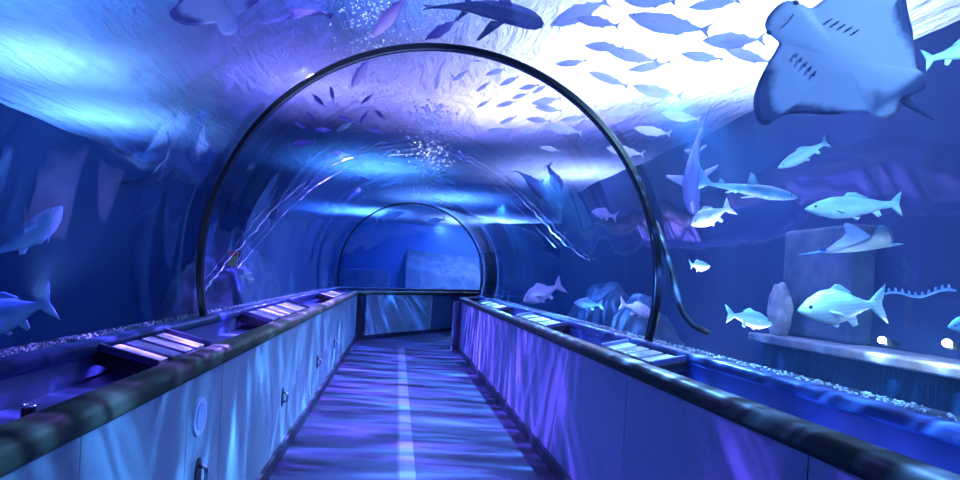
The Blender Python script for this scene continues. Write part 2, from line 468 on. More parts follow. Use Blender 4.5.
SLIM_FINS = [[(-.40, .012), (-.50, .09), (-.545, .12), (-.50, .045), (-.475, 0), (-.50, -.045), (-.545, -.12), (-.50, -.09), (-.40, -.012)],
             [(.12, .11), (.02, .155), (-.06, .13), (-.10, .10)], [(-.10, -.10), (-.15, -.135), (-.22, -.09), (-.2, -.07)], [(-.14, .09), (-.2, .115), (-.28, .065), (-.26, .05)]]
SLIM_PEC = [[(.25, .045, -.02), (.16, .085, -.05), (.12, .08, -.06), (.22, .045, -.04)]]
BASS = [(0, .006, -.012, .006), (.05, .035, -.04, .03), (.15, .078, -.082, .052), (.3, .112, -.118, .066), (.45, .112, -.122, .066), (.65, .08, -.088, .048), (.82, .042, -.044, .024), (.92, .033, -.034, .012), (1, .035, -.035, .004)]
BASS_FINS = [[(-.40, .025), (-.48, .10), (-.535, .135), (-.515, .05), (-.495, 0), (-.515, -.05), (-.535, -.135), (-.48, -.10), (-.40, -.025)],
             [(.1, .10), (.04, .15), (-.05, .145), (-.18, .085), (-.1, .08)], [(-.2, -.07), (-.27, -.13), (-.31, -.11), (-.29, -.05)], [(.02, -.11), (-.05, -.15), (-.09, -.115)]]
DEEP = [(0, .01, -.02, .01), (.05, .06, -.07, .04), (.14, .14, -.13, .075), (.28, .21, -.19, .095), (.42, .225, -.205, .095), (.58, .175, -.165, .072), (.72, .095, -.095, .042), (.82, .052, -.052, .02), (.9, .05, -.05, .01), (1, .05, -.05, .004)]
DEEP_FINS = [[(-.34, .035), (-.44, .14), (-.56, .24), (-.525, .08), (-.49, 0), (-.525, -.08), (-.56, -.24), (-.44, -.14), (-.34, -.035)],
             [(.14, .20), (.04, .275), (-.02, .265), (-.16, .16), (-.1, .13)], [(-.06, -.15), (-.14, -.25), (-.2, -.22), (-.18, -.11)], [(.16, -.17), (.06, -.25), (.02, -.22), (.06, -.17)]]
DEEP_PEC = [[(.2, .085, -.02), (.07, .15, -.06), (.04, .14, -.12), (.17, .085, -.07)]]
SHARK = [(0, .01, -.008, .02), (.05, .03, -.03, .055), (.14, .055, -.05, .075), (.28, .075, -.068, .08), (.45, .068, -.06, .068), (.62, .044, -.04, .042), (.78, .024, -.024, .022), (.92, .016, -.014, .01), (1, .012, -.01, .004)]
SHARK_FINS = [[(-.36, .01), (-.46, .10), (-.545, .19), (-.56, .185), (-.50, .07), (-.475, .02), (-.50, -.04), (-.49, -.07), (-.43, -.03)],
              [(.1, .06), (.02, .165), (-.025, .18), (-.03, .06)], [(-.24, .03), (-.285, .075), (-.305, .07), (-.31, .02)]]
SHARK_PEC = [[(.22, .06, -.03), (.08, .23, -.075), (.05, .235, -.08), (.10, .07, -.045)], [(-.1, .04, -.03), (-.16, .10, -.06), (-.18, .095, -.06), (-.16, .03, -.03)]]
GUITAR_FINS = SHARK_FINS
FAT = [(t, a * 2.5, c * 2.5, w * 2.1) for t, a, c, w in SHARK]
MESH = {
 'slim': fish_mesh('slim_fish_body', SLIM, SLIM_FINS, SLIM_PEC, th=.004),
 'slimb': fish_mesh('bent_slim_fish_body', SLIM, SLIM_FINS, SLIM_PEC, bend=.18, th=.004),
 'bass': fish_mesh('silver_fish_body', BASS, BASS_FINS, SLIM_PEC),
 'deep': fish_mesh('deep_fish_body', DEEP, DEEP_FINS, DEEP_PEC),
 'deepb': fish_mesh('bent_deep_fish_body', DEEP, DEEP_FINS, DEEP_PEC, bend=-.35),
 'shark': fish_mesh('shark_body', SHARK, SHARK_FINS, SHARK_PEC, bend=.25, nt=34),
 'sharkc': fish_mesh('curled_shark_body', FAT, SHARK_FINS, SHARK_PEC, bend=-.45, nt=34),
}
EYE_AT = {'slim': (.43, .024, .012, .011), 'slimb': (.43, .024, .012, .011), 'bass': (.41, .036, .018, .014), 'deep': (.385, .058, .03, .024), 'deepb': (.385, .058, .03, .024), 'shark': (.40, .062, .012, .009), 'sharkc': (.40, .062, .012, .009)}
M['eye'] = pbr('dark fish eye', (.01, .012, .03), .15)
def eye_mesh():
    bm = bmesh.new(); bmesh.ops.create_icosphere(bm, subdivisions=2, radius=1)
    me = bpy.data.meshes.new('eye'); bm.to_mesh(me); bm.free()
    for p in me.polygons: p.use_smooth = True
    me.materials.append(M['eye']); return me
EYEM = eye_mesh()
MATMESH = {}
def fish_obj(kind, mat, name, eyes=True):
    key = (kind, mat)
    if key not in MATMESH:
        me = MESH[kind].copy(); me.materials.append(FM[mat]); MATMESH[key] = me
    o = bpy.data.objects.new(name, MATMESH[key]); C.objects.link(o)
    if eyes:
        x, y, z, r = EYE_AT[kind]
        for s in (-1, 1):
            e = bpy.data.objects.new('eye', EYEM); C.objects.link(e); e.parent = o
            e.location = (x, s * y, z); e.scale = (r, r * .6, r)
    return o
def orient(o, head, tail, scale=None, roll=0.0, zref=None):
    x = head - tail; L = x.length; x.normalize()
    zr = Vector(zref) if zref is not None else UP
    z = (zr - x * zr.dot(x)).normalized(); y = z.cross(x)
    m = Matrix((x, y, z)).transposed() @ Matrix.Rotation(roll, 3, 'X')
    s = scale or L
    o.matrix_world = Matrix.Translation((head + tail) / 2) @ m.to_4x4() @ Matrix.Diagonal((s, s, s, 1))
def tank_range(px, py):
    """distances between which the line of sight is in the water: outside the tunnel, under the surface, inside the walls"""
    d0 = .5
    while True:
        p = P(px, py, d0)
        if math.hypot(p.x - TX, p.z - TZ) > TR + .05 or d0 > 11: break
        d0 += .02
    d1 = d0
    while True:
        p = P(px, py, d1)
        if p.z > ZS - .08 or p.x > 3.68 or p.x < -5.25 or d1 > 16: break
        d1 += .02
    return d0, d1
def depth(px, py, q):
    a, b = tank_range(px, py); return a + (b - a) * q
def put(kind, mat, name, head, tail, q, label, cat='fish', group=None, q2=None, roll=0.0, zref=None, eyes=True, d=None):
    mid = ((head[0] + tail[0]) / 2, (head[1] + tail[1]) / 2)
    d1 = d or depth(*mid, q)
    o = fish_obj(kind, mat, name, eyes)
    orient(o, P(*head, d1), P(*tail, d1 + (q2 or 0)), roll=roll, zref=zref)
    return tag(o, label, cat, group)

# big fish in clear view on the right
put('bass', 'silver', 'fish', (805, 209), (899, 204), .35, 'long silver fish with small forked tail swimming below the large ray')
put('deep', 'striped', 'fish', (798, 310), (882, 304), .45, 'deep bodied silver fish with faint stripes above the lit ledge')
put('bass', 'silver', 'fish', (778, 168), (827, 142), .30, 'small silver fish tilted upward just under the large ray')
put('deep', 'silver', 'fish', (691, 225), (730, 207), .35, 'small pale fish with raised tail in front of the diving shark', zref=(-.2, .25, 1))
put('deep', 'silver', 'fish', (772, 324), (728, 314), .30, 'pale green fish facing the rocky ledge end near the tunnel glass', zref=(.1, .5, 1))
put('deepb', 'silver', 'fish', (710, 266), (683, 268), .25, 'small white fish turning with a curled tail beside the hoop reflection tube', zref=(.0, .4, 1))
put('bass', 'silver', 'fish', (1010, 38), (926, 60), .45, 'silver fish half out of frame with its pale forked tail showing')
put('deep', 'blue', 'fish', (948, 327), (990, 322), .5, 'dim blue fish cut off at the frame edge beside the lit ledge')
put('shark', 'leopard', 'shark', (797, 198), (702, 181), .25, 'pale green shark with dark back swimming above the silver fish', 'shark', roll=.15)
put('shark', 'shark', 'shark', (694, 214), (677, 112), .45, 'dark grey shark diving head down beside the large hoop', 'shark', zref=(-.35, -.8, .1))
# seen through the tunnel wall
put('deep', 'pink', 'fish', (523, 301), (561, 285), .12, 'pale pink fish with raised fins swimming over the right handrail', roll=.25)
put('deep', 'blue', 'fish', (574, 303), (602, 305), .25, 'dim blue fish just right of the pale pink fish', zref=(0, .5, 1))
put('deep', 'pink', 'fish', (654, 315), (621, 304), .30, 'lilac fish low down just inside the large hoop', zref=(0, .4, 1))
put('deep', 'pink', 'fish', (592, 211), (616, 217), .5, 'small lilac fish in dark water below the bright patch')
put('sharkc', 'shark', 'shark', (542, 198), (529, 158), .45, 'dark shark diving under the bright patch with a thin tail trailing left', 'shark', zref=(-.5, -.5, .1))
put('sharkc', 'shark', 'shark', (560, 193), (549, 160), .35, 'smaller dark shark diving close beside its twin under bright patch', 'shark', zref=(.7, -.4, .1))
# left side
put('deep', 'blue', 'fish', (-32, 326), (50, 302), .25, 'dim blue fish with forked tail at the left edge above the sill')
put('deepb', 'blue', 'fish', (62, 206), (8, 276), .22, 'big pale fish rising with a broad head at the far left', zref=(-.6, .5, .5))
# long fish over the top of the large hoop
put('shark', 'shark', 'shark', (543, 26), (425, -28), .25, 'large grey shark with dark outstretched fin above the large hoop', 'shark', roll=-.9)
put('slim', 'violet', 'fish', (372, 38), (408, -6), .15, 'violet slender fish pointing down at the top of the large hoop')
put('slim', 'violet', 'fish', (424, 42), (458, 19), .35, 'thin violet fish touching the crown of the large hoop from behind')
put('slim', 'violet', 'fish', (351, 88), (371, 56), .08, 'slender violet fish just inside the hoop beside the bubbles')

SHOAL = [  # px, py, length, angle (deg, tail direction, image), label
 (577, 14, 58, -23, 'long pale fish of the shoal above hoop with nose tipped down'),
 (597, 22, 44, 10, 'fish of the shoal tucked under the long tipped one'),
 (650, 3, 56, 8, 'fish of the shoal cut by the upper frame edge nearest the hoop'),
 (714, 4, 52, -8, 'fish of the shoal cut by the upper frame edge nearest the ray'),
 (668, 27, 84, 17, 'largest fish of the pale shoal, in the middle of the bright patch'),
 (730, 42, 56, 3, 'faint long fish behind the tail of the largest shoal fish'),
 (604, 47, 40, 4, 'faint fish overlapping the nose of the dark blue shoal fish'),
 (632, 56, 52, 12, 'darkest blue fish of the shoal below the largest one'),
 (702, 58, 44, 12, 'oval pale fish of the shoal below the largest fish tail'),
 (748, 56, 48, 16, 'pale fish of the shoal just left of the large ray'),
 (650, 68, 44, -5, 'pale fish of the shoal under the darkest blue one'),
 (571, 64, 32, 0, 'small pale fish of the shoal touching the hoop from above'),
 (608, 79, 42, 20, 'thin blue fish of the shoal right beside the hoop'),
 (655, 93, 48, 18, 'blue fish of the shoal above the diving shark tail, second from the lowest'),
 (627, 110, 34, -18, 'faint fish of the shoal close to the hoop shoulder'),
 (681, 118, 40, 14, 'pale fish of the shoal crossing the tip of the diving shark tail'),
 (652, 132, 38, 14, 'lowest blue fish of the shoal right of the hoop'),
 (624, 152, 36, 14, 'blue fish of the shoal half covered by the hoop'),
]
for px, py, L, a, lab in SHOAL:
    a = math.radians(a); hx, hy = math.cos(a) * L / 2, math.sin(a) * L / 2
    put(rnd.choice(('slim', 'slimb')), 'grey', 'fish', (px - hx, py - hy), (px + hx, py + hy), rnd.uniform(.35, .6), lab, group='pale shoal above the large hoop', zref=(rnd.uniform(-.1, .1), rnd.uniform(-.2, .4), 1), q2=rnd.uniform(-.1, .1))
ROOF_L = [(319, 101, 18, 45), (332, 94, 16, 80), (311, 117, 15, 50), (301, 126, 16, 30), (346, 119, 18, 15), (364, 117, 16, -60), (380, 115, 14, 45), (303, 143, 24, -8), (367, 99, 15, -40), (374, 131, 18, 12), (323, 130, 18, 5), (352, 179, 11, -40), (364, 179, 11, 25)]
for px, py, L, a in ROOF_L:
    a = math.radians(a); hx, hy = math.cos(a) * L / 2, math.sin(a) * L / 2
    put('slim', 'violet', 'fish', (px - hx, py - hy), (px + hx, py + hy), rnd.uniform(.25, .5), 'small dark violet fish left of the tunnel crown, seen through the roof inside the hoop', group='dark fish seen through the left side of the tunnel roof', eyes=False)
ROOF_R = [(437, 81, 20, -80), (460, 76, 18, -35), (483, 87, 16, -35), (495, 72, 21, -18), (509, 81, 21, -25), (529, 87, 20, -12), (540, 89, 18, -30), (483, 104, 15, -30), (506, 104, 22, -15), (546, 101, 30, -10), (548, 109, 28, 8), (500, 131, 26, 3), (530, 131, 22, -8), (563, 129, 38, 12), (550, 149, 20, 12), (508, 120, 18, -25), (428, 126, 20, -45), (457, 134, 12, 30), (477, 61, 10, 0), (573, 119, 26, -6), (520, 96, 18, -18), (538, 120, 24, 6)]
for px, py, L, a in ROOF_R:
    a = math.radians(a); hx, hy = math.cos(a) * L / 2, math.sin(a) * L / 2
    put('slim', 'grey', 'fish', (px - hx, py - hy), (px + hx, py + hy), rnd.uniform(.25, .5), 'small blue fish right of the tunnel crown, seen through the roof inside the hoop', group='blue fish seen through the right side of the tunnel roof', eyes=False)
put('slim', 'silver', 'fish', (336, 132), (354, 121), .2, 'bright cyan fish among the dark violet ones in the roof', eyes=False)
put('slim', 'silver', 'fish', (329, 152), (345, 153), .2, 'small bright white fish at the caustic arc, under the violet ones', eyes=False)
put('bass', 'blue', 'fish', (405, 211), (376, 219), .12, 'dark fish just under the crown of the small hoop, upper of two', eyes=False)
put('slim', 'blue', 'fish', (424, 222), (445, 219), .14, 'dim fish in the small hoop, lower and right of the dark one', eyes=False)

# ---- rays
HALF = [(1.0, 0), (.985, .10), (.93, .17), (.82, .20), (.70, .215), (.66, .30), (.62, .45), (.56, .62), (.45, .82), (.30, .96), (.15, 1.02), (.07, .97), (.03, .80), (-.10, .68), (-.31, .55), (-.50, .40), (-.64, .30), (-.72, .30), (-.82, .27), (-.88, .17), (-.84, .09), (-.82, 0)]
def ray_mesh(name, flap=.12, thick=.13, tail=.75, tailz=.0, taily=0.0, half=HALF, twist=0.0):
    out = half + [(x, -y) for x, y in half[-2:0:-1]]
    # smooth the outline a little
    pts = [Vector((x, y, 0)) for x, y in out]
    fine = []
    n = len(pts)
    for i in range(n):
        p0, p1, p2, p3 = pts[i - 1], pts[i], pts[(i + 1) % n], pts[(i + 2) % n]
        for k in range(3):
            t = k / 3
            fine.append(.5 * ((2 * p1) + (p2 - p0) * t + (2 * p0 - 5 * p1 + 4 * p2 - p3) * t * t + (3 * p1 - p0 - 3 * p2 + p3) * t ** 3))
    bm = bmesh.new(); sh = bm.loops.layers.float_color.new('mark')
    NR = 12; n = len(fine)
    val = {}
    def z_of(p, r, s):
        axial = math.exp(-(p.y / .28) ** 2)
        th = thick * (1 - r ** 2.2) * (.22 + .78 * axial) * max(.35, 1 - .25 * abs(p.x))
        return flap * (p.y * p.y) + twist * p.y * abs(p.y) + s * th * (1 if s > 0 else .55)
    rim = [bm.verts.new((p.x, p.y, z_of(p, 1, 0))) for p in fine]
    for v in rim: val[v] = (1.0, 0)
    for s in (-1, 1):
        prev = rim
        for j in range(NR - 1, 0, -1):
            r = j / NR
            ring = []
            for p in fine:
                q = Vector((p.x * r + .03 * (1 - r), p.y * r, 0)); v = bm.verts.new((q.x, q.y, z_of(q, r, s))); ring.append(v); val[v] = (r, s)
            for k in range(n): bm.faces.new((prev[k], prev[(k + 1) % n], ring[(k + 1) % n], ring[k]))
            prev = ring
        c = bm.verts.new((.03, 0, z_of(Vector((.03, 0, 0)), 0, s))); val[c] = (0, s)
        for k in range(n): bm.faces.new((prev[k], prev[(k + 1) % n], c))
    # tail and a small dorsal fin
    L = [Vector((-.78 - tail * t, taily * t * t, .02 + tailz * t * t)) for t in [k / 12 for k in range(13)]]
    before = set(bm.verts)
    add_tube(bm, L, [.045 * (1 - k / 12) ** .7 + .006 for k in range(13)], 8)
    fin3(bm, [(-.66, 0, .04), (-.80, 0, .15), (-.90, 0, .16), (-.88, 0, .03)], .008)
    for v in bm.verts:
        if v not in before: val[v] = (1.0, 1)
    bmesh.ops.recalc_face_normals(bm, faces=bm.faces[:])
    for f in bm.faces:
        for lp in f.loops:
            v = lp.vert; r, s = val.get(v, (1, 1))
            edge = min(1, max(0, (r - .70) / .22)) * min(1, max(.12, (abs(v.co.y) - .3) / .35))
            k = 1.0 if s > 0 else edge
            lp[sh] = (k, k, k, 1)
    me = bpy.data.meshes.new(name); bm.to_mesh(me); bm.free()
    for p in me.polygons: p.use_smooth = True
    return me
def raymat(name, belly, dark):
    m, nt, out = newmat(name)
    b = N(nt, 'ShaderNodeBsdfPrincipled', Roughness=.45)
    at = N(nt, 'ShaderNodeAttribute', attribute_name='mark')
    tc = N(nt, 'ShaderNodeTexCoord'); nz = N(nt, 'ShaderNodeTexNoise', Scale=7.0, Detail=6.0, Roughness=.7); nt.links.new(tc.outputs['Object'], nz.inputs['Vector'])
    ad = N(nt, 'ShaderNodeMath', operation='MULTIPLY_ADD'); nt.links.new(nz.outputs['Fac'], ad.inputs[0]); ad.inputs[1].default_value = .7
    sb = N(nt, 'ShaderNodeMath', operation='SUBTRACT'); nt.links.new(at.outputs['Fac'], sb.inputs[0]); sb.inputs[1].default_value = .35
    nt.links.new(sb.outputs[0], ad.inputs[2])
    r = ramp(nt, [(.15, belly), (.62, dark)]); nt.links.new(ad.outputs[0], r.inputs[0])
    nt.links.new(r.outputs[0], b.inputs['Base Color']); nt.links.new(b.outputs[0], out.inputs['Surface'])
    return m
RM = raymat('pale belly ray', (.36, .40, .64), (.035, .05, .16)); RM2 = raymat('violet ray', (.45, .25, .75), (.06, .03, .2)); RM3 = raymat('blue dark ray', (.05, .09, .2), (.008, .018, .06))
def ray_obj(center, headpx, d, half_px, mat, label, flap=.12, roll=0.0, pitch=0.0, tail=.75, taily=0, twist=0.0, marks=False, belly=True, thick=.13, name='stingray'):
    me = ray_mesh('ray_body', flap, thick, tail, 0, taily, twist=twist); me.materials.append(mat)
    o = bpy.data.objects.new(name, me); C.objects.link(o)
    c = P(*center, d); h = P(*headpx, d)
    x = (h - c).normalized(); v = (c - EYE).normalized()
    zr = v if belly else -v
    z = (zr - x * zr.dot(x)).normalized(); y = z.cross(x)
    m = Matrix((x, y, z)).transposed() @ Matrix.Rotation(roll, 3, 'X') @ Matrix.Rotation(pitch, 3, 'Y')
    s = half_px / F * d
    o.matrix_world = Matrix.Translation(c) @ m.to_4x4() @ Matrix.Diagonal((s, s, s, 1))
    if marks:
        for s_ in (-1, 1):
            for k in range(5):
                bm = bmesh.new()
                x0, y0 = .47 - .075 * k, s_ * (.19 + .012 * k)
                add_tube(bm, [(x0, y0, -.060), (x0 - .02, y0 + s_ * .055, -.057)], .011, 6)
                from_bm('gill_slit', bm, M['ink'], o, True)
            e = bpy.data.objects.new('eye', EYEM); C.objects.link(e); e.parent = o; e.location = (.86, s_ * .185, .0); e.scale = (.035, .025, .03)
        bm = bmesh.new(); add_tube(bm, [(.80, -.085, -.036), (.79, -.05, -.039), (.787, 0, -.040), (.79, .05, -.039), (.80, .085, -.036)], .006, 6); from_bm('mouth', bm, M['ink'], o, True)
    return tag(o, label, 'ray')
ray_obj((845, 60), (772, 11), 3.05, 88, RM, 'huge ray with pale belly and dark wing edges gliding over the glass', flap=.10, marks=True, tail=.45)
ray_obj((214, -14), (233, 37), 4.0, 52, RM, 'ray with pale belly and dark wing tip cut by the upper frame edge', flap=.16, roll=.1, tail=.5)
ray_obj((309, -2), (330, -22), 4.6, 27, RM2, 'violet ray with dark wing cut by the upper frame edge', flap=.2, roll=-.3, tail=.4)
lr = ray_obj((164, 168), (190, 160), 5.0, 34, RM3, 'dark blue ray with one wing raised and long curved tail outside the hoop', flap=.55, tail=1.9, taily=1.1)
lx = (RIGHT * .45 - FWD * .85 + UP * .1).normalized(); lz = (UP - lx * UP.dot(lx)).normalized(); ly = lz.cross(lx)
lm = Matrix((lx, ly, lz)).transposed() @ Matrix.Rotation(math.radians(52), 3, 'X'); ls = 36 / F * 5.0
lr.matrix_world = Matrix.Translation(P(160, 172, 5.0)) @ lm.to_4x4() @ Matrix.Diagonal((ls, ls, ls, 1))
sr = ray_obj((860, 243), (893, 240), 3.6, 36, raymat('small pale ray', (.40, .62, .68), (.10, .2, .4)), 'small ray with one wing raised, between the long silver fish and striped fish', flap=.62, tail=.6)
sx_ = (RIGHT * .93 - FWD * .3 + UP * .12).normalized(); sz_ = (UP - sx_ * UP.dot(sx_)).normalized(); sy_ = sz_.cross(sx_)
sm_ = Matrix((sx_, sy_, sz_)).transposed() @ Matrix.Rotation(math.radians(6), 3, 'X'); ss_ = 38 / F * 3.6
sr.matrix_world = Matrix.Translation(P(858, 249, 3.6)) @ sm_.to_4x4() @ Matrix.Diagonal((ss_, ss_, ss_, 1))

# ------------------------------------------------------------------ tank furniture
def rock(name, loc, size, mat, label, seed, cat='rock', sub=4, amp=.35):
    bm = bmesh.new(); bmesh.ops.create_icosphere(bm, subdivisions=sub, radius=1)
    from mathutils import noise
    off = Vector((seed * 3.1, seed * 1.7, seed * .9))
    for v in bm.verts:
        n = noise.fractal(v.co * 1.3 + off, 1.0, 2.0, 5)
        v.co *= 1 + amp * n
        v.co = Vector((v.co.x * size[0], v.co.y * size[1], v.co.z * size[2]))
    o = from_bm(name, bm, mat, smooth=True); o.location = loc
    return tag(o, label, cat)
rock('reef_rock', (-2.35, 8.2, 0.55), (.5, .9, 1.5), M['rock'], 'tall dark rock shape standing in for a reflection in the left tunnel wall', 1)  # rock added to suggest a dark reflection in the glass
rock('reef_rock', (-2.0, 6.2, 0.2), (.35, .6, 1.25), M['rock'], 'dark rock shape standing in for a reflection, beside green tufts left of the tunnel', 2)  # second rock shape added for the reflected dark uprights
rock('reef_rock', (3.0, 7.2, .15), (.5, .7, 1.15), M['rock'], 'dark reef rock seen through the right tunnel wall behind lilac fish', 3)
rock('reef_rock', (3.2, 9.4, .4), (.5, 1.2, 1.1), M['rock'], 'low dark reef rock farther along the right tank wall', 5)
rock('reef_rock', (-3.6, 12.5, .4), (1.2, 1.5, 1.5), M['rock'], 'broad reef rock far behind on the left tank bed', 6)
rock('rock_column', (3.46, 5.42, 1.37), (.075, .13, .235), M['palerock'], 'pale brown rock column standing on the end of the ledge', 4, amp=.3)
M['streak_face'] = pbr('dark glossy streak face', (.012, .03, .05), .22, col2=(.02, .045, .07), scale=9, stretch=(1, 6, .7), bump=.35, spec=.8)  # face added under the ledge to catch a reflected lamp streak
# ledge with lamps along the right tank wall
bm = bmesh.new()
add_box(bm, (3.3, 2.2, 1.065), (3.79, 5.62, 1.14), .015)
lg = tag(from_bm('ledge', bm, M['ledge']), 'pale concrete ledge running along the right tank wall under the striped fish', 'ledge')
bm = bmesh.new(); add_box(bm, (3.58, 4.75, 1.142), (3.785, 5.6, 2.1), .03)
tag(from_bm('pillar_block', bm, M['rock']), 'dark square block standing on the ledge behind the striped fish', 'block')
bm = bmesh.new(); add_box(bm, (-2.5, 22.6, -.85), (-.3, 23.4, 1.62), .05)
tag(from_bm('pillar_block', bm, M['rock']), 'dark far block beyond the bend, low in the left half of the small hoop', 'block')
bm = bmesh.new(); v = [bm.verts.new(p) for p in ((.3, 22.6, -.85), (3.1, 22.6, -.85), (3.1, 22.6, 1.5), (.3, 22.6, 1.75), (.3, 23.6, -.85), (3.1, 23.6, -.85), (3.1, 23.6, 2.3), (.3, 23.6, 2.5))]
for q in ((0, 1, 2, 3), (7, 6, 5, 4), (0, 4, 5, 1), (1, 5, 6, 2), (2, 6, 7, 3), (3, 7, 4, 0)): bm.faces.new([v[k] for k in q])
tag(from_bm('pillar_block', bm, M['rock']), 'far sloping roofed block beyond the bend, in the right half of the small hoop', 'block')
bm = bmesh.new(); add_box(bm, (3.42, 2.25, -.89), (3.5, 5.55, 1.062)); from_bm('streak_face', bm, M['streak_face'], lg)
def ledge_lamp(px, py, label):
    d = 1.0
    while P(px, py, d).x < 3.33: d += .01
    p = P(px, py, d)
    e = empty('lamp', (p.x, p.y, p.z)); tag(e, label, 'lamp', 'lamps on the ledge')
    bm = bmesh.new(); bmesh.ops.create_uvsphere(bm, u_segments=16, v_segments=10, radius=.024); from_bm('lens', bm, M['lens'], e, True)
    bm = bmesh.new(); add_tube(bm, [(.02, 0, -.01), (.10, 0, -.02)], [.03, .025], 14); from_bm('housing', bm, M['black'], e, True)
    l = bpy.data.lights.new('lamp_glow', 'POINT'); l.energy = 9; l.color = (.7, .95, 1); l.shadow_soft_size = .04
    lo = bpy.data.objects.new('lamp_glow', l); C.objects.link(lo); lo.location = p + Vector((-.06, 0, -.06))
ledge_lamp(882, 340, 'glowing round lamp on the ledge below the striped fish tail')
ledge_lamp(947, 343, 'glowing round lamp on the ledge nearest the right frame edge')
# ragged rope with stubs
pts = []
for k in range(24):
    px = 879 + 77 * k / 23; pts.append(P(px, 296 - 3 * math.sin(k / 23 * 9) - 4 * k / 23, 4.0 - .35 * k / 23))
bm = bmesh.new(); add_tube(bm, pts, [.006 + .004 * rnd.random() for _ in pts], 8)
for k in range(1, 22, 2): add_tube(bm, [pts[k], pts[k] + Vector((.005, .01, .03))], [.010, .005], 6)
tag(from_bm('rope', bm, FM['blue'], smooth=True), 'pale blue ragged rope with a row of short stubs near the right edge', 'rope')
# tube added as the reflection of the large hoop in the glass
hp = [P(x, y, d) for x, y, d in ((655, 222, 4.15), (664, 245, 4.1), (671, 270, 4.05), (677, 295, 4.0), (684, 315, 3.95), (694, 326, 3.9), (708, 333, 3.9))]
for p in hp:
    v = Vector((p.x - TX, 0, p.z - TZ)); r = v.length
    if r < TR + .06: p += v.normalized() * (TR + .06 - r)
bm = bmesh.new(); add_tube(bm, hp, .020, 10); tag(from_bm('hoop_reflection', bm, M['hoop_reflection'], smooth=True), 'dark curved hose behind the glass right of the large hoop foot', 'hoop_reflection')
# plate and tufts added to imitate shapes reflected in the left glass
p0 = P(233, 258, 5.75); bm = bmesh.new(); add_box(bm, (-.045, -.012, -.075), (.045, .012, .075), .006)
e = from_bm('sign_reflection', bm, M['yellow']); e.location = p0; tag(e, 'small yellow and red plate standing in for a sign reflected in the left glass', 'plate')
bm = bmesh.new(); add_box(bm, (-.04, -.016, .02), (.04, -.010, .07), .002); from_bm('red_band', bm, M['red'], e)
for i, (px, py) in enumerate(((241, 280), (247, 277), (250, 283))):
    p = P(px, py, 5.6); bm = bmesh.new()
    for k in range(12):
        a = 2 * PI * k / 12; add_tube(bm, [(0, 0, 0), (.02 * math.cos(a), .02 * math.sin(a), .02), (.035 * math.cos(a), .035 * math.sin(a), .045)], [.009, .007, .004], 5)
    o = from_bm('reflection_tuft', bm, M['reflected_green'], smooth=True); o.location = p
    tag(o, 'tiny pale green tuft standing in for a reflection below the yellow plate', 'reflection_tuft', 'tufts standing in for reflections on the left')
# gravel heaped against the foot of the acrylic
def gravel(name, side, n, label):
    bm = bmesh.new(); sx = SXL - .055 if side < 0 else SXR + .055
    for i in range(n):
        y = .2 + (BY - 1.5) * rnd.random() ** 1.6
        b = bmesh.new(); bmesh.ops.create_icosphere(b, subdivisions=1, radius=1)
        r = rnd.uniform(.003, .0075); q = Vector((sx + side * rnd.uniform(-.03, .03), y, SILL + rnd.uniform(-.004, .012)))
        for v in b.verts: v.co = q + Vector((v.co.x * r, v.co.y * r * rnd.uniform(.8, 1.5), v.co.z * r * .8))
        me = bpy.data.meshes.new('t'); b.to_mesh(me); b.free(); bm.from_mesh(me); bpy.data.meshes.remove(me)
    tag(from_bm(name, bm, M['gravel'], smooth=True), label, 'gravel', kind='stuff')
    b = bmesh.new(); lo, hi = sorted((sx - side * .03, sx + side * .10)); sweep(b, rect(lo, hi, SILL - .12, SILL - .004), ALL)
    tag(from_bm('ledge_' + ('left' if side < 0 else 'right'), b, M['tankfloor']), kind='structure')
gravel('gravel', -1, 1500, 'white gravel heaped along the foot of the left glass')
gravel('gravel', 1, 1500, 'white gravel heaped along the foot of the right glass')
# bubbles
def bubbles(cx0, cy0, cx1, cy1, spread, n, rmin, rmax, label, qs=(.05, .6)):
    bm = bmesh.new()
    for i in range(n):
        t = rnd.random(); px = cx0 + (cx1 - cx0) * t + rnd.gauss(0, spread); py = cy0 + (cy1 - cy0) * t + rnd.gauss(0, 3)
        a, b_ = tank_range(px, py)
        if b_ - a < .05: continue
        p = P(px, py, a + (b_ - a) * rnd.uniform(*qs)); r = rnd.uniform(rmin, rmax) ** 1
        b = bmesh.new(); bmesh.ops.create_icosphere(b, subdivisions=1, radius=r)
        for v in b.verts: v.co = Vector((v.co.x * rnd.uniform(.8, 1.5), v.co.y, v.co.z * rnd.uniform(.6, 1.1))) + p
        me = bpy.data.meshes.new('t'); b.to_mesh(me); b.free(); bm.from_mesh(me); bpy.data.meshes.remove(me)
    tag(from_bm('bubbles', bm, M['bubble'], smooth=True), label, 'bubbles', kind='stuff')
bubbles(372, -5, 372, 100, 17, 420, .003, .011, 'stream of white bubbles rising at the crown of the large hoop', (.55, .88))
bubbles(430, 105, 430, 200, 13, 520, .006, .017, 'stream of white bubbles seen deep inside the tunnel roof')
bubbles(440, 8, 420, 30, 8, 40, .004, .008, 'few scattered bubbles beside the large shark fin', (.65, .95))
